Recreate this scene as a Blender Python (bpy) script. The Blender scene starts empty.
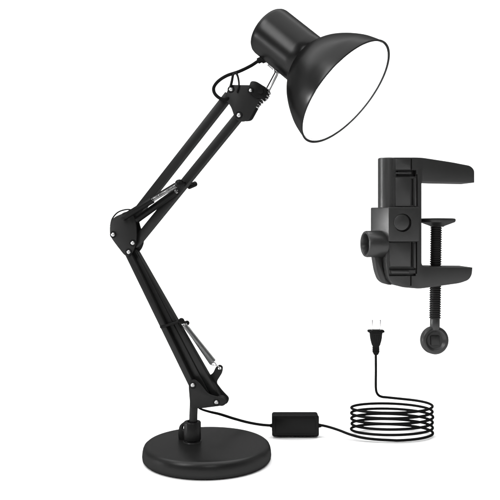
import bpy, bmesh, math, random
from mathutils import Vector, Matrix
random.seed(3)
PI = math.pi
S = 0.00118          # metres per unit (one unit = one photo pixel at 750 units from the camera)
HC = 237.0           # camera height in units
F = 750.0

# ---------------------------------------------------------------- camera
scene = bpy.context.scene
col = scene.collection
cam_d = bpy.data.cameras.new("camera")
cam = bpy.data.objects.new("camera", cam_d); col.objects.link(cam)
cam.location = (0, 0, HC * S); cam.rotation_euler = (PI / 2, 0, 0)
cam_d.lens = 54.0; cam_d.sensor_width = 36.0; cam_d.sensor_fit = 'HORIZONTAL'
cam_d.shift_y = -28.0 / 500.0
cam_d.clip_start = 0.01; cam_d.clip_end = 100
scene.camera = cam

# ---------------------------------------------------------------- studio light
world = bpy.data.worlds.new("World"); scene.world = world; world.use_nodes = True
bg = world.node_tree.nodes["Background"]
bg.inputs[1].default_value = 1.0
# a white studio: bright behind and around the set, unlit room behind the camera
wn, wl = world.node_tree.nodes, world.node_tree.links
wt = wn.new('ShaderNodeTexCoord'); wsx = wn.new('ShaderNodeSeparateXYZ'); wr = wn.new('ShaderNodeValToRGB')
wm = wn.new('ShaderNodeMath'); wm.operation = 'MULTIPLY_ADD'; wm.inputs[1].default_value = 0.5; wm.inputs[2].default_value = 0.5
wl.new(wt.outputs['Generated'], wsx.inputs[0]); wl.new(wsx.outputs['Y'], wm.inputs[0]); wl.new(wm.outputs[0], wr.inputs[0]); wl.new(wr.outputs[0], bg.inputs[0])
wr.color_ramp.elements[0].position = 0.25; wr.color_ramp.elements[0].color = (0.03, 0.03, 0.03, 1)
wr.color_ramp.elements[1].position = 0.62; wr.color_ramp.elements[1].color = (1, 1, 1, 1)

def area(name, loc, target, sx, sy, power, colr=(1, 1, 1)):
    d = bpy.data.lights.new(name, 'AREA'); d.shape = 'RECTANGLE'; d.size = sx; d.size_y = sy
    d.energy = power; d.color = colr
    o = bpy.data.objects.new(name, d); col.objects.link(o); o.location = loc
    o.rotation_euler = (Vector(target) - Vector(loc)).to_track_quat('-Z', 'Y').to_euler()
    return o
area('overhead_softbox', (0, 1.0, 1.9), (0, 1.0, 0), 3.0, 2.4, 46)
area('backdrop_light', (0, 1.7, 2.4), (0, 3.6, 0.9), 5.0, 0.8, 110)
area('key_softbox', (-1.0, 0.0, 1.25), (0.0, 0.88, 0.3), 0.5, 0.9, 14)
gl_ = area('gridded_side_light', (-1.3, 0.84, 0.27), (0.2, 0.885, 0.255), 0.5, 0.3, 0.45)
gl_.data.spread = math.radians(16)
area('front_strip', (0.15, -0.35, 0.9), (0.05, 0.88, 0.35), 0.25, 0.5, 3)

vs = scene.view_settings
vs.view_transform = 'Standard'; vs.look = 'None'; vs.exposure = 0.0; vs.gamma = 1.0
scene.cycles.max_bounces = 8

# ---------------------------------------------------------------- materials
def mat(name, base, rough=0.5, metal=0.0, gloss=None, bump=0.0, bscale=900, emit=None, var=0.0, sheen=0.0):
    m = bpy.data.materials.new(name); m.use_nodes = True
    nt = m.node_tree; N = nt.nodes; L = nt.links
    p = N['Principled BSDF']
    p.inputs['Base Color'].default_value = (*base, 1)
    p.inputs['Roughness'].default_value = rough
    p.inputs['Metallic'].default_value = metal
    if gloss is not None: p.inputs['Specular IOR Level'].default_value = gloss
    tc = N.new('ShaderNodeTexCoord')
    if bump:
        nz = N.new('ShaderNodeTexNoise'); nz.inputs['Scale'].default_value = bscale; nz.inputs['Detail'].default_value = 3
        b = N.new('ShaderNodeBump'); b.inputs['Strength'].default_value = bump; b.inputs['Distance'].default_value = 0.0003
        L.new(tc.outputs['Object'], nz.inputs['Vector']); L.new(nz.outputs[0], b.inputs['Height']); L.new(b.outputs[0], p.inputs['Normal'])
    if var:
        n2 = N.new('ShaderNodeTexNoise'); n2.inputs['Scale'].default_value = 60; n2.inputs['Detail'].default_value = 5
        mr = N.new('ShaderNodeMapRange'); mr.inputs[3].default_value = rough - var; mr.inputs[4].default_value = rough + var
        L.new(tc.outputs['Object'], n2.inputs['Vector']); L.new(n2.outputs[0], mr.inputs[0]); L.new(mr.outputs[0], p.inputs['Roughness'])
    if sheen:
        g = N.new('ShaderNodeBsdfGlossy'); g.inputs['Roughness'].default_value = rough; g.inputs['Color'].default_value = (1, 1, 1, 1)
        p.inputs['Specular IOR Level'].default_value = 0.0; p.inputs['Roughness'].default_value = 1.0
        mx = N.new('ShaderNodeMixShader'); mx.inputs[0].default_value = sheen
        L.new(p.outputs[0], mx.inputs[1]); L.new(g.outputs[0], mx.inputs[2]); L.new(mx.outputs[0], N['Material Output'].inputs[0])
        if bump: L.new(b.outputs[0], g.inputs['Normal'])
        if var:
            for l in list(p.inputs['Roughness'].links): L.remove(l)
            L.new(mr.outputs[0], g.inputs['Roughness'])
    if emit:
        p.inputs['Emission Color'].default_value = (1, 1, 1, 1); p.inputs['Emission Strength'].default_value = emit
    return m
M = {
    'paint': mat('satin_black_paint', (0.0085, 0.0085, 0.0085), 0.34, sheen=0.019, bump=0.15, var=0.05),
    'shade': mat('shade_black_enamel', (0.003, 0.003, 0.003), 0.30, sheen=0.023, bump=0.05, var=0.03),
    'plate': mat('bracket_black_paint', (0.010, 0.010, 0.010), 0.45, sheen=0.014, bump=0.2),
    'cast': mat('cast_black_powder_coat', (0.020, 0.020, 0.020), 0.34, sheen=0.036, bump=0.3, bscale=1200, var=0.05),
    'castdark': mat('black_screw_steel', (0.012, 0.012, 0.012), 0.34, sheen=0.026),
    'rubber': mat('black_rubber', (0.003, 0.003, 0.003), 0.5, sheen=0.007),
    'plastic': mat('black_plastic', (0.0035, 0.0035, 0.0035), 0.38, sheen=0.010, bump=0.1),
    'steel': mat('bright_steel', (0.34, 0.34, 0.34), 0.2, metal=1.0),
    'nickel': mat('nickel_screw', (0.45, 0.45, 0.45), 0.35, metal=1.0),
    'springsteel': mat('spring_steel', (0.2, 0.2, 0.2), 0.28, metal=1.0),
    'white': mat('white_enamel', (0.88, 0.88, 0.88), 0.5),
    'bulb': mat('lit_bulb_glass', (0.9, 0.9, 0.9), 0.4, emit=14.0),
    'floor': mat('white_sweep', (0.92, 0.92, 0.92), 0.9, gloss=0.0),
    'prong': mat('polished_prong', (0.8, 0.8, 0.8), 0.3, metal=1.0),
}

# ---------------------------------------------------------------- coordinates
def W(px, py, D):
    return Vector(((px - 250) * D / F, D, HC - (py - 222) * D / F))
class Frame:                       # an upright plane through a point, turned about the vertical
    def __init__(s, P0, psi):
        s.P0 = P0; s.e1 = Vector((math.cos(psi), -math.sin(psi), 0)); s.e2 = Vector((math.sin(psi), math.cos(psi), 0))
    def __call__(s, px, py, off=0.0):
        d = Vector(((px - 250) / F, 1, -(py - 222) / F)); c = Vector((0, 0, HC))
        t = (s.P0 + s.e2 * off - c).dot(s.e2) / d.dot(s.e2)
        return c + d * t

# ---------------------------------------------------------------- objects
def thing(name, label, cat, loc):
    o = bpy.data.objects.new(name, None); col.objects.link(o)
    o.location = Vector(loc) * S; o['label'] = label; o['category'] = cat
    o.empty_display_size = 0.02
    return o
def wloc(o):
    v = Vector((0, 0, 0))
    while o is not None:
        v += o.location; o = o.parent
    return v
def build(name, bm, m, parent, label=None, angle=35, at=None):
    """one mesh object out of bm; its origin sits at 'at' (units) or at the middle of its bounds"""
    bmesh.ops.recalc_face_normals(bm, faces=bm.faces[:])
    if at is None:
        lo = [min(v.co[i] for v in bm.verts) for i in range(3)]; hi = [max(v.co[i] for v in bm.verts) for i in range(3)]
        at = Vector([(a + b) / 2 for a, b in zip(lo, hi)])
    for v in bm.verts: v.co = (v.co - at) * S
    me = bpy.data.meshes.new(name); bm.to_mesh(me); bm.free()
    me.materials.append(M[m] if isinstance(m, str) else m)
    for p in me.polygons: p.use_smooth = True
    me.set_sharp_from_angle(angle=math.radians(angle))
    o = bpy.data.objects.new(name, me); col.objects.link(o)
    o.location = at * S - (wloc(parent) if parent else Vector())
    if parent: o.parent = parent
    if label: o['label'] = label
    return o
def bev(bm, w, seg=2, ang=35):
    if w <= 0: return bm
    bmesh.ops.recalc_face_normals(bm, faces=bm.faces[:])
    ed = [e for e in bm.edges if len(e.link_faces) == 2 and e.calc_face_angle(0) > math.radians(ang)]
    bmesh.ops.bevel(bm, geom=ed, offset=w, segments=seg, profile=0.5, affect='EDGES', clamp_overlap=True)
    return bm
def join(*bms):
    r = bmesh.new()
    for b in bms:
        me = bpy.data.meshes.new('tmp'); b.to_mesh(me); b.free(); r.from_mesh(me); bpy.data.meshes.remove(me)
    return r
def roundpoly(pts, r, n=5):
    out = []; k = len(pts)
    rs = r if isinstance(r, (list, tuple)) else [r] * k
    for i in range(k):
        p = Vector(pts[i]); a = Vector(pts[i - 1]) - p; b = Vector(pts[(i + 1) % k]) - p
        rr = min(rs[i], a.length * .48, b.length * .48)
        if rr < 0.05: out.append(tuple(p)); continue
        s, e = p + a.normalized() * rr, p + b.normalized() * rr
        for j in range(n + 1):
            t = j / n; out.append(tuple(s * (1 - t) ** 2 + p * 2 * t * (1 - t) + e * t * t))
    return out
def prism(fr, pts, off, thick, bw=0.6, seg=2):
    """outline in photo pixels on the plane fr at depth off, extruded straight back"""
    bm = bmesh.new()
    a = [bm.verts.new(fr(x, y, off)) for x, y in pts]
    b = [bm.verts.new(v.co + fr.e2 * thick) for v in a]
    bm.faces.new(a); bm.faces.new(b[::-1]); n = len(a)
    for i in range(n): bm.faces.new((a[i], b[i], b[(i + 1) % n], a[(i + 1) % n]))
    return bev(bm, bw, seg)
def hprism(pts, z0, z1, bw=0.6, seg=2):
    """plan outline (x,y) in units extruded upward"""
    bm = bmesh.new()
    a = [bm.verts.new((x, y, z0)) for x, y in pts]; b = [bm.verts.new((x, y, z1)) for x, y in pts]
    bm.faces.new(a[::-1]); bm.faces.new(b); n = len(a)
    for i in range(n): bm.faces.new((a[i], a[(i + 1) % n], b[(i + 1) % n], b[i]))
    return bev(bm, bw, seg)
def bar(p, q, w, h, nrm, bw=0.6, seg=3):
    p, q = Vector(p), Vector(q); d = (q - p).normalized(); n = (nrm - d * nrm.dot(d)).normalized(); s = d.cross(n)
    bm = bmesh.new(); vs_ = []
    for c in (p, q):
        vs_.append([bm.verts.new(c + s * w / 2 * a + n * h / 2 * b) for a, b in ((-1, -1), (1, -1), (1, 1), (-1, 1))])
    bm.faces.new(vs_[0]); bm.faces.new(vs_[1][::-1])
    for i in range(4): bm.faces.new((vs_[0][i], vs_[1][i], vs_[1][(i + 1) % 4], vs_[0][(i + 1) % 4]))
    return bev(bm, bw, seg)
def channel(p, q, w, h, nrm, t=1.0):
    """U-channel bar, its open side turned away along nrm's opposite side of the picture"""
    p, q = Vector(p), Vector(q); d = (q - p).normalized(); n = (nrm - d * nrm.dot(d)).normalized(); s = d.cross(n)
    prof = [(-w/2, -h/2), (w/2, -h/2), (w/2, h/2), (w/2 - t, h/2), (w/2 - t, -h/2 + t), (-w/2 + t, -h/2 + t), (-w/2 + t, h/2), (-w/2, h/2)]
    bm = bmesh.new(); A = [bm.verts.new(p + s * a + n * b) for a, b in prof]; B = [bm.verts.new(q + s * a + n * b) for a, b in prof]
    bm.faces.new(A); bm.faces.new(B[::-1]); k = len(prof)
    for i in range(k): bm.faces.new((A[i], B[i], B[(i + 1) % k], A[(i + 1) % k]))
    return bev(bm, 0.3, 2)
def basis(ax):
    ax = Vector(ax).normalized(); u = ax.orthogonal().normalized(); return ax, u, ax.cross(u)
def lathe(prof, org, axis, seg=48, closed=False):
    ax, u, v = basis(axis); org = Vector(org); bm = bmesh.new(); rings = []
    for r, z in prof:
        if r < 1e-4: rings.append([bm.verts.new(org + ax * z)])
        else: rings.append([bm.verts.new(org + ax * z + (u * math.cos(2 * PI * k / seg) + v * math.sin(2 * PI * k / seg)) * r) for k in range(seg)])
    pairs = list(zip(rings, rings[1:])) + ([(rings[-1], rings[0])] if closed else [])
    for a, b in pairs:
        if len(a) == 1 and len(b) == 1: continue
        for k in range(seg):
            k2 = (k + 1) % seg
            if len(a) == 1: bm.faces.new((a[0], b[k], b[k2]))
            elif len(b) == 1: bm.faces.new((a[k], b[0], a[k2]))
            else: bm.faces.new((a[k], b[k], b[k2], a[k2]))
    return bm
def smooth_path(pts, n=8):
    P = [Vector(p) for p in pts]; P = [P[0] * 2 - P[1]] + P + [P[-1] * 2 - P[-2]]; out = []
    for i in range(1, len(P) - 2):
        a, b, c, d = P[i - 1:i + 3]
        for j in range(n):
            t = j / n
            out.append(0.5 * ((2 * b) + (c - a) * t + (2 * a - 5 * b + 4 * c - d) * t * t + (3 * b - a - 3 * c + d) * t ** 3))
    out.append(P[-2]); return out
def tube(pts, r, seg=12, rf=None):
    bm = bmesh.new(); rings = []; n = None; L = len(pts)
    for i, p in enumerate(pts):
        t = (Vector(pts[min(i + 1, L - 1)]) - Vector(pts[max(i - 1, 0)])).normalized()
        if n is None: n = t.orthogonal().normalized()
        else: n = (n - t * n.dot(t)).normalized()
        b = t.cross(n); rr = rf(i / (L - 1)) if rf else r
        rings.append([bm.verts.new(Vector(p) + (n * math.cos(2 * PI * k / seg) + b * math.sin(2 * PI * k / seg)) * rr) for k in range(seg)])
    for a, b in zip(rings, rings[1:]):
        for k in range(seg): bm.faces.new((a[k], a[(k + 1) % seg], b[(k + 1) % seg], b[k]))
    bm.faces.new(rings[0][::-1]); bm.faces.new(rings[-1]); return bm
def cyl(p, q, r, seg=32, b=0.4, r2=None):
    p, q = Vector(p), Vector(q); L = (q - p).length; r2 = r if r2 is None else r2
    return lathe([(0, 0), (r - b, 0), (r - b * .3, b * .3), (r, b), (r2, L - b), (r2 - b * .3, L - b * .3), (r2 - b, L), (0, L)], p, q - p, seg)
def spring(p, q, R, r, turns, lead=3.0, seg=8):
    p, q = Vector(p), Vector(q); ax, u, v = basis(q - p); L = (q - p).length; pts = [p]
    n = int(turns * 14)
    for i in range(n + 1):
        a = 2 * PI * turns * i / n
        pts.append(p + ax * (lead + (L - 2 * lead) * i / n) + (u * math.cos(a) + v * math.sin(a)) * R)
    pts.append(q); return tube(pts, r, seg)
def cut(o, *bms):
    """carve shapes out of a mesh for good"""
    for bm in bms:
        bmesh.ops.recalc_face_normals(bm, faces=bm.faces[:])
        w = wloc(o)
        for v in bm.verts: v.co = v.co * S - w
        me = bpy.data.meshes.new('tmp'); bm.to_mesh(me); bm.free()
        c = bpy.data.objects.new('tmp', me); col.objects.link(c); c.location = w
        md = o.modifiers.new('cut', 'BOOLEAN'); md.object = c; md.operation = 'DIFFERENCE'; md.solver = 'EXACT'
        bpy.context.view_layer.update()
        ev = o.evaluated_get(bpy.context.evaluated_depsgraph_get())
        new = bpy.data.meshes.new_from_object(ev); old = o.data; o.modifiers.clear(); o.data = new
        nm = old.name; bpy.data.meshes.remove(old); new.name = nm
        bpy.data.objects.remove(c); bpy.data.meshes.remove(me)
        for p in new.polygons: p.use_smooth = True
        new.set_sharp_from_angle(angle=math.radians(30))
    return o

# ---------------------------------------------------------------- the white studio sweep
bm = bmesh.new(); rows = []
prof = [(-6.0, 0), (2.6, 0)] + [(2.6 + 1.2 * math.sin(a), 1.2 - 1.2 * math.cos(a)) for a in [PI / 2 * k / 16 for k in range(1, 17)]] + [(3.8, 5.0)]
for y, z in prof: rows.append([bm.verts.new((x / S, y / S, z / S)) for x in (-6, 6)])
for a, b in zip(rows, rows[1:]): bm.faces.new((a[0], a[1], b[1], b[0]))
fl = build('floor', bm, 'floor', None, at=Vector((0, 0, 0))); fl['kind'] = 'structure'

# ---------------------------------------------------------------- desk lamp
BASE = W(207, 459, 750); BASE.z = 0
lamp = thing('desk_lamp', 'tall black swing-arm desk lamp with bell shade standing on a round weighted base', 'desk lamp', BASE)
A = Frame(W(192.5, 400, 752), math.radians(16))       # the plane the arms swing in
E2 = A.e2

build('base', lathe([(0, 0.4), (60, 0.4), (62.6, 0.8), (63.9, 2.2), (64.3, 5), (64.0, 9), (63.4, 12), (62.4, 14.2), (60.6, 15.7), (58.4, 16.2), (54, 16.5), (20, 16.9), (0, 17.0)], BASE, (0, 0, 1), 160), 'paint', lamp)
SC = A(192.4, 443.0, 0); SC.z = 16.6
sock = build('socket', join(lathe([(4.5, 2), (8.0, 2), (8.6, 2.8), (8.6, 19.5), (8.1, 20.4), (7.0, 20.6), (5.2, 20.4), (4.9, 19)], SC, (0, 0, 1), 48, True),
             lathe([(0, -.3), (9.4, -.3), (9.6, .3), (9.2, 1.0), (7.8, 1.3), (7.6, 2.4), (0, 2.4)], SC, (0, 0, 1), 48)), 'paint', lamp)
ear = build('locking_ear', prism(A, roundpoly([(189, 421.2), (184, 421.6), (179.2, 425.4), (177.8, 433), (178.4, 441), (182.5, 447), (189, 446)], 2.5), 3, 4.5, .8), 'paint', sock)
cut(ear, prism(A, roundpoly([(184.2, 424.2), (181.4, 426), (180.6, 430.5), (182.6, 432.4), (184.2, 431)], 1), 0, 12, 0))
build('post', cyl((SC.x, SC.y, 17.5), (A(194.3, 395, 0).x, A(194.3, 395, 0).y, A(194.3, 392, 0).z), 4.1), 'paint', lamp)

# arms: two rods below, two above
for (a, b, o_) in (((126.6, 248.8), (192.9, 384.8), -3.6), ((134.4, 251), (219.6, 400), 4.2)):
    bm = bar(A(*a, o_), A(*b, o_), 6.2 if o_ < 0 else 7.6, 7.2, E2)
    build('lower_arm', bm, 'paint', lamp)
for (a, b) in (((117.5, 238), (229.5, 95)), ((134.5, 245), (239.6, 115.8))):
    build('upper_arm', bar(A(*a), A(*b), 8.6, 8.0, E2), 'paint', lamp)
build('arm_web', bar(A(131, 251, 1.4), A(205.5, 395, 1.4), 10.5, 4.2, E2), 'paint', lamp)
# round eye at the low end of the rear rod
build('arm_eye', cyl(A(221.5, 400.5, -2), A(221.5, 400.5, 9.5), 5.3), 'paint', lamp)

def screw(px, py, off, r=2.2, parent=lamp):
    p = A(px, py, off)
    o = build('screw', lathe([(0, 1.5), (r * .35, 1.45), (r * .75, 1.1), (r * .97, .5), (r, 0), (r, -1.2), (0, -1.2)], p, -E2, 24), 'nickel', parent)
    build('screw_seat', lathe([(0, .25), (r * 1.5, .25), (r * 1.62, 0), (r * 1.62, -.6), (0, -.6)], p, -E2, 28), 'plastic', parent)
    return o
T = 1.6
# low bracket
front = roundpoly([(188.4, 386), (189.0, 381), (194.5, 379), (200.5, 384.5), (208, 394), (216, 396.5), (224.5, 398.5), (226.5, 402.5), (221.5, 405.8), (200, 408.6), (190.2, 408.3)], [3, 3, 3, 2, 3, 3, 3, 3, 4, 3, 3])
back = roundpoly([(190, 386), (193, 378), (203, 377), (212.5, 374), (216, 366.5), (219.5, 364.4), (222.8, 366.4), (222.2, 372.5), (216, 382.5), (222.5, 391), (229.4, 398), (227, 404.2), (202, 408), (192, 408)], 3)
lb = build('lower_bracket', join(prism(A, front, -9.4, T, .4), prism(A, back, 8.6, T, .4), cyl(A(196.0, 404, -8.4), A(196.0, 404, 9), 3.2)), 'plate', lamp)
cut(lb, cyl(A(219.6, 368.4, 5), A(219.6, 368.4, 14), 1.5, 16))
screw(192.8, 385.2, -9.6, 2.2, lb); screw(216.4, 402.4, -9.6, 2.2, lb)
# elbow bracket
ef = roundpoly([(121, 214), (128.5, 211.2), (134.5, 217), (136.6, 229), (136.4, 241), (132.6, 252.5), (128, 257.2), (123.8, 254.8), (115, 243.5), (109.8, 236), (109.6, 225), (113, 217.5)], [3, 4, 5, 8, 8, 5, 4, 5, 6, 5, 6, 6])
eb = roundpoly([(122, 212.5), (130, 211), (137.5, 216.5), (140.5, 228), (144.4, 240.5), (140.8, 250.8), (132, 256), (122, 247), (114, 236), (112, 226)], 6)
mb = build('elbow_bracket', join(prism(A, ef, -8.2, T, .4), prism(A, eb, 7.2, T, .4), cyl(A(113.2, 234.5, -7), A(113.2 + 2.5, 234.5, 8), 2.4), cyl(A(129.2, 252, -7), A(131.7, 252, 8), 2.2),
           tube(smooth_path([A(110.5, 226, -3), A(112.2, 219, -3), A(117, 213, -3), (A(123, 210.2, -3)), A(130, 209.6, -3), A(136, 213, -3)]), .75, 8)), 'plate', lamp)
screw(113.1, 234.6, -8.4, 2.2, mb); screw(132.8, 243.0, -8.4, 2.2, mb); screw(128.7, 252.0, -8.4, 2.2, mb)
build('spring_anchor', cyl(A(122.5, 218.5, -15), A(128, 218.5, 14), 2.3), 'plate', lamp)
# head bracket
hf = roundpoly([(226.0, 93), (230.5, 84.6), (236, 84.9), (251, 85), (258, 90), (261.5, 97), (256.5, 105.5), (248.4, 120.6), (240.6, 122), (234.8, 118.5), (231, 107), (225.6, 99.5)], [3, 3, 1, 2, 3, 3, 3, 4, 4, 3, 3, 3])
hb = roundpoly([(229.0, 94), (233.5, 85), (254, 85.2), (262, 91), (265, 97), (260.5, 104.5), (251.6, 120.8), (244, 121.5), (238, 117), (234, 107), (229, 100)], 3)
ub = build('head_bracket', join(prism(A, hf, -7.4, T, .4), prism(A, hb, 6.2, T, .4)), 'plate', lamp)
screw(231.0, 89.3, -7.6, 2.2, ub); screw(238.9, 115.2, -7.6, 2.3, ub); screw(250.6, 90.4, -10.8, 1.8, ub)
# swivel and its steel neck
sw = build('swivel_joint', join(prism(A, roundpoly([(249.0, 86), (250.6, 80.8), (256, 81.2), (263.2, 85.6), (266.2, 92), (263.5, 98.8), (256, 98), (249.8, 93.5)], 2.2), -10.4, 3.2, .6),
                  prism(A, roundpoly([(252, 87), (256, 83), (264.5, 86), (267.5, 92), (264.5, 99), (256, 98)], 2), -6, 11.6, .5), cyl(A(260.6, 90.5, -12.5), A(260.6, 90.5, -9), 3.2, 24)), 'plastic', lamp)
build('neck_rod', join(tube([A(262.6, 95.8, -2.6), A(264.6, 91.0, -2.6), A(274.6, 72.4, -2.6), A(274.0, 69.5, -2)], 1.15, 10), tube([A(265.6, 97.0, 2.6), A(268, 92.3, 2.6), A(276.8, 75.2, 2.6), A(277.4, 72.5, 2)], 1.15, 10)), 'steel', lamp)
build('coil_washer', spring(A(254.0, 107.5, 0), A(269.6, 91.5, 0), 3.6, .62, 6.5, 1.2), 'steel', lamp)
# wire clip holding the cord on the bracket
build('wire_clip', tube(smooth_path([A(230.6, 86.6, -9), A(231.9, 81, -9), A(233.4, 74.2, -9), A(236.4, 73.6, -8.5), A(238.4, 79, -8), A(238.9, 86, -8), A(237, 92.5, -8)]), 1.1, 8, rf=lambda t: 1.35 - .5 * t), 'plastic', lamp)

# springs of the upper arm with their cross pin
build('spring_pin', join(cyl(A(180.2, 183.6, -13), A(194.6, 183.7, 17), 1.6), lathe([(0, 0), (2.6, 0), (4.0, .9), (4.4, 2.4), (4.1, 4.6), (2.6, 5.8), (0, 6)], A(180.4, 183.9, -14), -E2, 28),
      cyl(A(188.4, 186.8, 9), A(195.8, 183.6, 18), 2.8, 20, .8)), 'plastic', lamp)
for o_, p, q in ((-15, (124.5, 216.8), (177.0, 185.2)), (-8.6, (136.5, 220), (177.5, 190.5))):
    P_, Q_ = A(*p, o_), A(*q, o_)
    sp = build('spring', spring(P_.lerp(Q_, .50 if o_ < -10 else .9), Q_, 1.7, .45, 24, 1.0), 'springsteel', lamp)
    build('spring_sleeve', join(cyl(P_, P_.lerp(Q_, .54 if o_ < -10 else .95), 3.4), tube([P_.lerp(Q_, .5) + Vector((0, 0, 2.6)), Q_.lerp(P_, .04) + Vector((0, 0, 2.8))], 1.0, 8)), 'plastic', sp)
# springs of the lower arm
build('pin_collar', bar(A(162.6, 326.4, -.5), A(181.5, 321.0, -.5), 2.6, 15.4, E2, .8), 'plastic', lamp)
build('spring_pin', join(cyl(A(182.0, 321.5, -12), A(187, 323, 12), 1.5), cyl(A(181.4, 321.0, -15.5), A(181.4, 321.0, -11.5), 3.1, 24, 1), cyl(A(187, 323, 11), A(187, 323, 13.5), 2.6, 24, 1)), 'plastic', lamp)
for o_, o2, p, q in ((-12, -2, (183.2, 323.4), (214.8, 362.6)), (10, 7, (186.5, 326.5), (213.0, 365.0))):
    sp = build('spring', spring(A(*p, o_), A(*q, o2), 2.1, .47, 50, 1.6), 'springsteel', lamp)
    build('hook', tube(smooth_path([A(*q, o2), A(216.8, 365.4, o2 + 1), A(219.4, 367.6, 6), A(219.8, 370.0, 9), A(217.6, 369.4, 12)]), .55, 8), 'steel', sp)

# ---- shade and lamp head
HEAD = A(276, 73, 0)
DO = HEAD.y - 37.0
O = W(346.3, 93.2, DO); vdir = (O - Vector((0, 0, HC))).normalized()
rx = (Vector((1, 0, 0)) - vdir * vdir.x).normalized(); uz = vdir.cross(rx) * -1
if uz.z < 0: uz = -uz
al = math.radians(66)
im = (rx * 0.784 - uz * 0.621).normalized()
AX = -(im * math.sin(al) - vdir * math.cos(al))        # from the mouth back to the cap
k = DO / F
R0 = 61.1 * k
outer = [(R0, 0), (R0 * .993, 3), (R0 * .972, 8), (R0 * .935, 15), (R0 * .875, 22.5), (R0 * .79, 31), (R0 * .69, 39), (R0 * .59, 45), (R0 * .49, 49.6), (R0 * .44, 51.4), (R0 * .42, 52.2)]
def dense(pr, n=4):
    v = smooth_path([(r, z, 0) for r, z in pr], n); return [(p.x, p.y) for p in v]
od = dense(outer)
sh = build('lamp_shade', lathe(od + [(r - 1.1, z - .3 if i < 4 else z - 1.0) for i, (r, z) in enumerate(od)][::-1], O, AX, 160, True), 'shade', lamp)
idn = [(max(r - 1.25, .1), z - 1.1 if i > 4 else z + 1.2) for i, (r, z) in enumerate(od)]
build('reflector', lathe([(r, z) for r, z in idn] + [(r - .5, z - .5) for r, z in idn][::-1], O, AX, 120, True), 'white', sh)
lip = [(R0 + 0.62 * math.cos(2 * PI * j / 12), .2 + .62 * math.sin(2 * PI * j / 12)) for j in range(12)]
build('rim', lathe(lip, O, AX, 160, True), 'shade', sh)
RH = 25.2
ho = build('bulb_housing', lathe([(R0 * .43, 51.2), (RH, 53.5), (RH, 60), (RH, 98), (RH, 102.5), (RH - .4, 104.8), (RH - 1.6, 106.8), (RH - 3.8, 108), (RH - 10, 108.9), (0, 109.3), (0, 107.5), (RH - 6, 106.5), (RH - 1.2, 101), (RH - 1.2, 60), (R0 * .43 - 1, 52.2)], O, AX, 128), 'shade', lamp)
bl = build('bulb', lathe([(0, 18), (6, 18.8), (12, 21.5), (16.5, 26), (18.5, 32), (17.5, 39), (14, 46), (9.5, 54), (8, 60), (8, 74), (0, 74)], O, AX, 48), 'bulb', lamp)
build('lamp_holder', lathe([(9.6, 58), (12, 59), (12, 90), (0, 90), (0, 75), (9.6, 75)], O, AX, 40, False), 'white', lamp)
# steel foot on the housing wall
HP = O + AX * 74
dn = (-uz - AX * (-uz).dot(AX)).normalized()
sidev = AX.cross(dn)
low = (A(275, 70, 0) - O); low = (low - AX * low.dot(AX)).normalized()
foot = O + low * (RH + .6)
zf = (A(273.6, 68.5, 0) - O).dot(AX)
build('neck_plate', bar(foot + AX * (zf - 7.5), foot + AX * (zf + 7), 4.6, 2.2, low, .5), 'springsteel', lamp)
gz = (A(262.5, 58.5, 0) - O).dot(AX)
g0 = O + AX * gz + low * (RH - 2)
gl = A(259.0, 60.6, 0) - A(265, 57, 0)
build('cord_grommet', join(cyl(A(267.5, 57.2, 0), A(261.3, 59.6, 0), 4.2, 24, .8), cyl(A(262.5, 59, 0), A(257.6, 61.2, 0), 2.9, 24, .8)), 'rubber', lamp)
build('head_cord', tube(smooth_path([A(266, 57.6, 0), A(259, 60.6, 0), A(250.5, 66, -2), A(239, 71.5, -6), A(227, 75.6, -9), A(218.5, 81, -10), A(214.0, 87.0, -10), A(214.2, 92.4, -10), A(218.0, 97.0, -10), A(223.4, 99.4, -9), A(229, 98.2, -6), A(235, 95, 0), A(238, 93, 3)]), 1.65, 14), 'rubber', lamp)

# ---------------------------------------------------------------- power cord with switch and plug
DS = 829.0; DC = 834.0
cord = thing('power_cord', 'thin black power cord running from the lamp, coiled in stacked loops beside it', 'power cord', W(391.5, 441, DC).xy.to_3d())
def W2(px, py, D): return W(px, py, D)
rc = 1.42
seg1 = [A(197.0, 405.5, 4), A(200.5, 408.8, 10), W(209, 411.6, 772), W(220, 414.2, 786), W(234, 418.6, 802), W(248, 422.4, 815), W(262, 424.8, 824), W(275, 425.7, DS)]
cx, cz0, cz1, turns = W(391.8, 0, DC).x, 1.9, 34.6, 5.5
a_, b_ = 45.0, 27.0
coil = []
NC = 360
for i in range(NC + 1):
    t = i / NC; ang = -PI / 2 + 2 * PI * turns * t
    wob = 1 + .007 * math.sin(ang * .37 + 1) + .005 * math.sin(ang * 1.13)
    coil.append(Vector((cx + a_ * wob * math.cos(ang), DC + b_ * math.sin(ang), cz0 + (cz1 - cz0) * t)))
DP = DC + b_
seg2 = smooth_path([W(316, 425.2, DS), W(322, 425.4, DS), W(330, 427.3, 828), W(339, 430.2, 824), W(350, 434.4, 816), W(362, 437.6, 810), W(376, 439.4, DC - b_ + .4), coil[0]], 8)[:-1]
# leave the coil a little before its last quarter and rise to the plug
coil = coil[:-5]
seg3 = smooth_path([coil[-1], W(387.0, 397.35, DP), W(382.4, 396.9, DP), W(378.8, 395.4, DP), W(376.6, 392.2, DP), W(375.9, 388, DP), W(375.8, 381, DP), W(375.9, 370, DP), W(375.8, 352, DP)], 8)[1:]
build('cable', join(tube(smooth_path(seg1), rc, 12, rf=lambda t: .85 + .6 * min(1, t * 2.2)), tube(seg2 + coil + seg3, rc, 12)), 'rubber', cord)
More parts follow.
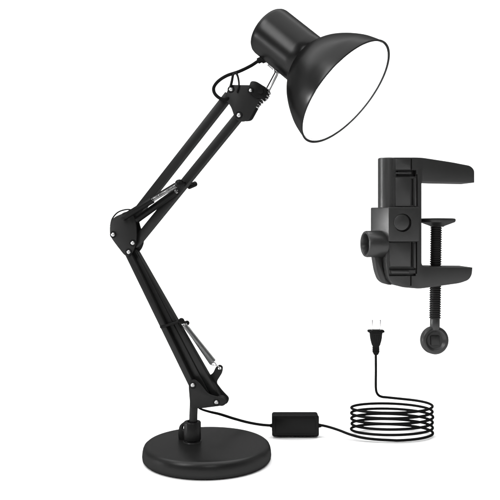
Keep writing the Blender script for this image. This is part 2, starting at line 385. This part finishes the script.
# inline switch, lying on its long edge
SWF = Frame(W(295.5, 425, DS), math.radians(0))
swb = build('inline_switch', join(prism(SWF, roundpoly([(272.2, 415.4), (318.8, 415.4), (318.8, 436.2), (272.2, 436.2)], 2.6), -8, 16, 1.2, 3),
        prism(SWF, roundpoly([(275.4, 417.8), (315.6, 417.8), (315.6, 433.8), (275.4, 433.8)], 1.4), -8.7, 2, .6)), 'plastic', cord)
build('switch_seam', prism(SWF, roundpoly([(272.0, 415.1), (319.0, 415.1), (319.0, 436.5), (272.0, 436.5)], 2.6), -1, 1.1, .2), 'rubber', swb)
for x0, x1 in ((273.5, 270.0), (317.5, 321.5)):
    build('strain_relief', cyl(W(x0, 425.6, DS), W(x1, 425.6, DS), 2.6, 20, .6, 1.9), 'rubber', swb)
# plug
kp = DP / F
pz = W(375.9, 352.5, DP)
def sq_loft(levels, org):
    """rounded rectangular rings (half width, half depth, height)"""
    bm = bmesh.new(); rings = []
    for hw, hd, z in levels:
        pr = roundpoly([(-hw, -hd), (hw, -hd), (hw, hd), (-hw, hd)], min(hw, hd) * .75, 5)
        rings.append([bm.verts.new(org + Vector((x, y, z))) for x, y in pr])
    n = len(rings[0])
    for a, b in zip(rings, rings[1:]):
        for i in range(n): bm.faces.new((a[i], a[(i + 1) % n], b[(i + 1) % n], b[i]))
    bm.faces.new(rings[0][::-1]); bm.faces.new(rings[-1]); return bm
pl = build('plug', sq_loft([(2.3, 2.3, -2.5), (3.0, 3.0, -1), (3.6, 3.4, 0), (3.6, 3.4, 6.5), (4.0, 3.8, 7.8), (4.6, 4.2, 8.6), (5.8, 5.0, 13), (6.6, 5.6, 17), (6.9, 5.9, 21), (7.4, 6.2, 23), (9.3, 7.2, 23.6), (9.6, 7.4, 24.3), (9.4, 7.2, 25.3), (9.0, 7.0, 25.7)], pz), 'plastic', cord)
for s in (-1, 1):
    for j in range(2): pass
    build('prong', bar(pz + Vector((s * 4.6, 0, 25)), pz + Vector((s * 4.6, 0, 38)), 1.6, 6.0, Vector((0, 1, 0)), .4), 'prong', pl)
for j in range(3):
    build('grip_ring', sq_loft([(3.9, 3.7, 1 + j * 2.0), (4.1, 3.9, 1.4 + j * 2.0), (3.9, 3.7, 1.9 + j * 2.0)], pz), 'rubber', pl)
for j in (-1, 0, 1):
    build('grip_rib', bar(pz + Vector((j * 2.2, -4.6, 10)), pz + Vector((j * 3.0, -5.9, 21)), .9, 1.0, Vector((0, 1, 0)), .3), 'plastic', pl)

# ---------------------------------------------------------------- table clamp
K = Frame(W(405, 222, 750), math.radians(-8))
clamp = thing('table_clamp', 'black cast metal table clamp with threaded screw, shown apart from the lamp', 'clamp', K(433, 355, 16))
KE = K.e2
KD = 32
frame_pts = roundpoly([(393.4, 157.4), (421, 157.4), (452, 162.2), (470.5, 165.8), (474.4, 170.0), (474.4, 182.7), (440, 182.0), (421.6, 181.2),
                       (421.6, 266.8), (472.6, 267.4), (471.9, 275.0), (468.8, 280.0), (460, 283.2), (419.5, 288.8), (401, 287.2), (392.5, 283.6), (388, 277), (386, 262), (386, 240), (391, 238)],
                      [1, 6, 4, 2.6, 2.6, .6, 0, 3, 5, .6, 2.5, 3, 4, 4, 8, 6, 6, 6, 1, 1])
fb = build('clamp_frame', prism(K, frame_pts, 0, KD, .7, 3), 'cast', clamp)
def panel(pts, depth, r=.8): return prism(K, roundpoly(pts, r), -3, 3 + depth, 0)
cut(fb, panel([(394, 170.2), (417.4, 169.8), (417.4, 176.4), (394, 176.4)], 8),
        panel([(412.4, 178.5), (414.2, 178.5), (414.2, 205), (412.4, 205)], 2.5, .3),
        panel([(417.0, 174), (418.6, 174), (418.6, 206), (417.0, 206)], 2.5, .3),
        panel([(411.6, 158.5), (413.0, 158.5), (413.0, 171), (411.6, 171)], 2.2, .3),
        panel([(412.0, 242), (413.8, 242), (413.8, 269), (412.0, 269)], 3, .3),
        panel([(416.4, 242), (418.2, 242), (418.2, 274), (416.4, 274)], 3, .3),
        panel([(390, 267.4), (417, 267.4), (417, 270.4), (390, 270.4)], 4),
        panel([(390, 273.6), (417, 273.6), (417, 276.2), (390, 276.2)], 4),
        panel([(411.2, 276), (412.6, 276), (412.6, 286), (411.2, 286)], 2.4, .3))
# raised flats and ribs on the spine
def rib(pts, h=1.6, r=1.0, bw=.5, nm='rib', par=fb): return build(nm, prism(K, roundpoly(pts, r), -h, h + .5, bw), 'cast', par)
rib([(395.4, 158.6), (410.9, 158.6), (410.9, 169.4), (395.4, 169.4)], .8)
rib([(395.4, 177.4), (411, 177.4), (411, 206.5), (395.4, 206.5)], .9)
rib([(388.4, 242.4), (410.8, 242.4), (410.8, 266.4), (390.2, 266.4)], 1.0)
rib([(391.5, 270.6), (409.5, 270.6), (409.5, 273.4), (391.5, 273.4)], 2.2, .8)
rib([(395, 172.2), (411.0, 172.2), (411.0, 173.8), (395, 173.8)], -2.0, .3, .3)
rib([(414.4, 178), (416.6, 178), (416.6, 206.5), (414.4, 206.5)], 1.4, .6)
rib([(414.0, 243), (416.0, 243), (416.0, 268), (414.0, 268)], 1.4, .6)
# lamp socket: a hollow upright tube on the frame's left edge
tc = K(387.8, 182, 9.6); zt, zb = K(386, 157.6, 4).z, K(386, 207.6, 4).z
rt = 9.9
ts = build('socket_tube', lathe([(rt - 4, zt - zb - 24), (rt - 4, zt - zb - 1.0), (rt - 3.4, zt - zb), (rt - .8, zt - zb), (rt, zt - zb - .9), (rt, 0), (0, 0), (0, zt - zb - 24)], (tc.x, tc.y, zb), (0, 0, 1), 64), 'cast', clamp)
# locking block across the spine
p1 = K(369.6, 222, 22); p2 = K(371.8, 222, 16.0); p3 = K(388.6, 222, -4.2); p4 = K(419.4, 222, -4.2); p5 = K(419.4, 222, 10); p6 = K(386, 222, 30)
plan = [(p.x, p.y) for p in (K(370.0, 222, 20), K(388.8, 222, -4.4), K(419.2, 222, -4.4), K(419.2, 222, 6), K(400, 222, 30), K(374, 222, 30))]
bk = build('locking_block', hprism(roundpoly(plan, [3.5, .8, .8, .6, 1, 4]), K(400, 241.2, -4).z, K(400, 207.2, -4).z, 1.3, 4), 'cast', clamp)
def kc(px, py, r, o0, o1, bw=.4): return cyl(K(px, py, o0), K(px, py, o0) + KE * (o1 - o0), r, 40, bw)
cut(bk, kc(404.0, 222.8, 9.0, -8, 2.5, .01))
build('bolt_head', kc(401.7, 222.4, 7.9, -5.6, 2.5, .8), 'cast', bk)
# hollow thumb knob on the left
kx = Vector((-math.cos(math.radians(2)), -math.sin(math.radians(14)), 0)).normalized()
kn0 = W(364.6, 244.0, 752)
def KN(z): return kn0 - kx * z
build('locking_knob', lathe([(9.8, 12), (10.2, 1.4), (10.8, .4), (11.8, 0), (12.8, .7), (13.3, 2.2), (13.3, 20), (12.6, 21), (5, 21), (0, 21), (0, 12)], kn0, -kx, 64), 'cast', clamp)
build('knob_core', lathe([(0, 8), (4.6, 8), (5.2, 8.6), (5.2, 13), (0, 13)], kn0, -kx, 32), 'castdark', clamp)
build('rear_hook', prism(K, roundpoly([(374.5, 256), (381, 256), (381.5, 264), (384.5, 276), (389.5, 282.4), (392.0, 285.0), (386, 284.6), (380.5, 280.6), (377.2, 272)], [1, 1, 4, 4, 2, 1, 4, 5, 5]), 10, 12, .6), 'cast', clamp)
# screw, pad, round handle
SX, OFF = 436.2, 16
top = K(SX, 224, OFF); bot = K(434.9, 322, OFF)
ax = (bot - top); L = ax.length; pr = [(0, 0), (5.0, 0)]
z = .8; pitch = 2.3
while z < L - 4:
    pr += [(4.9, z), (6.0, z + pitch * .38), (6.0, z + pitch * .55), (4.9, z + pitch * .95)]; z += pitch
pr += [(4.9, L - 3), (4.5, L), (0, L)]
rod = build('threaded_rod', lathe(pr, top, ax, 40), 'castdark', clamp)
pt = K(437.2, 218.3, OFF)
build('pressure_pad', lathe([(0, -.2), (15, 0), (17.4, .2), (18.3, .9), (18.4, 2.6), (17.6, 4), (12, 6.2), (7.2, 8.0), (6.6, 8.8), (0, 8.8)], pt, (0, 0, -1), 72), 'castdark', clamp)
hc = K(434.6, 340.2, OFF); hn = Vector((.16, -1, .05)).normalized()
hd = build('screw_handle', join(cyl(K(434.9, 318, OFF), K(434.8, 330, OFF), 5.0, 32, 1.0),
      lathe([(0, 1.0), (8.2, 1.0), (9.2, 1.8), (10.2, 3.2), (11.2, 3.9), (12.8, 3.9), (13.8, 3.3), (14.3, 2.2), (14.3, -3.8), (13.4, -4.8), (0, -4.8)], hc, hn, 64)), 'cast', clamp)
hb_, hu, hv = basis(hn)
up = (Vector((0, 0, 1)) - hn * hn.z).normalized(); rt_ = up.cross(hn)
def sqb(c, hw, d0, d1):
    bm = bmesh.new(); pr = roundpoly([(-hw, -hw), (hw, -hw), (hw, hw), (-hw, hw)], 1.6)
    a = [bm.verts.new(c + rt_ * x + up * y + hn * d0) for x, y in pr]; b = [bm.verts.new(c + rt_ * x + up * y + hn * d1) for x, y in pr]
    bm.faces.new(a); bm.faces.new(b[::-1]); n = len(a)
    for i in range(n): bm.faces.new((a[i], b[i], b[(i + 1) % n], a[(i + 1) % n]))
    return bev(bm, .4)
build('handle_inset', sqb(hc, 4.9, .5, 2.4), 'castdark', hd)
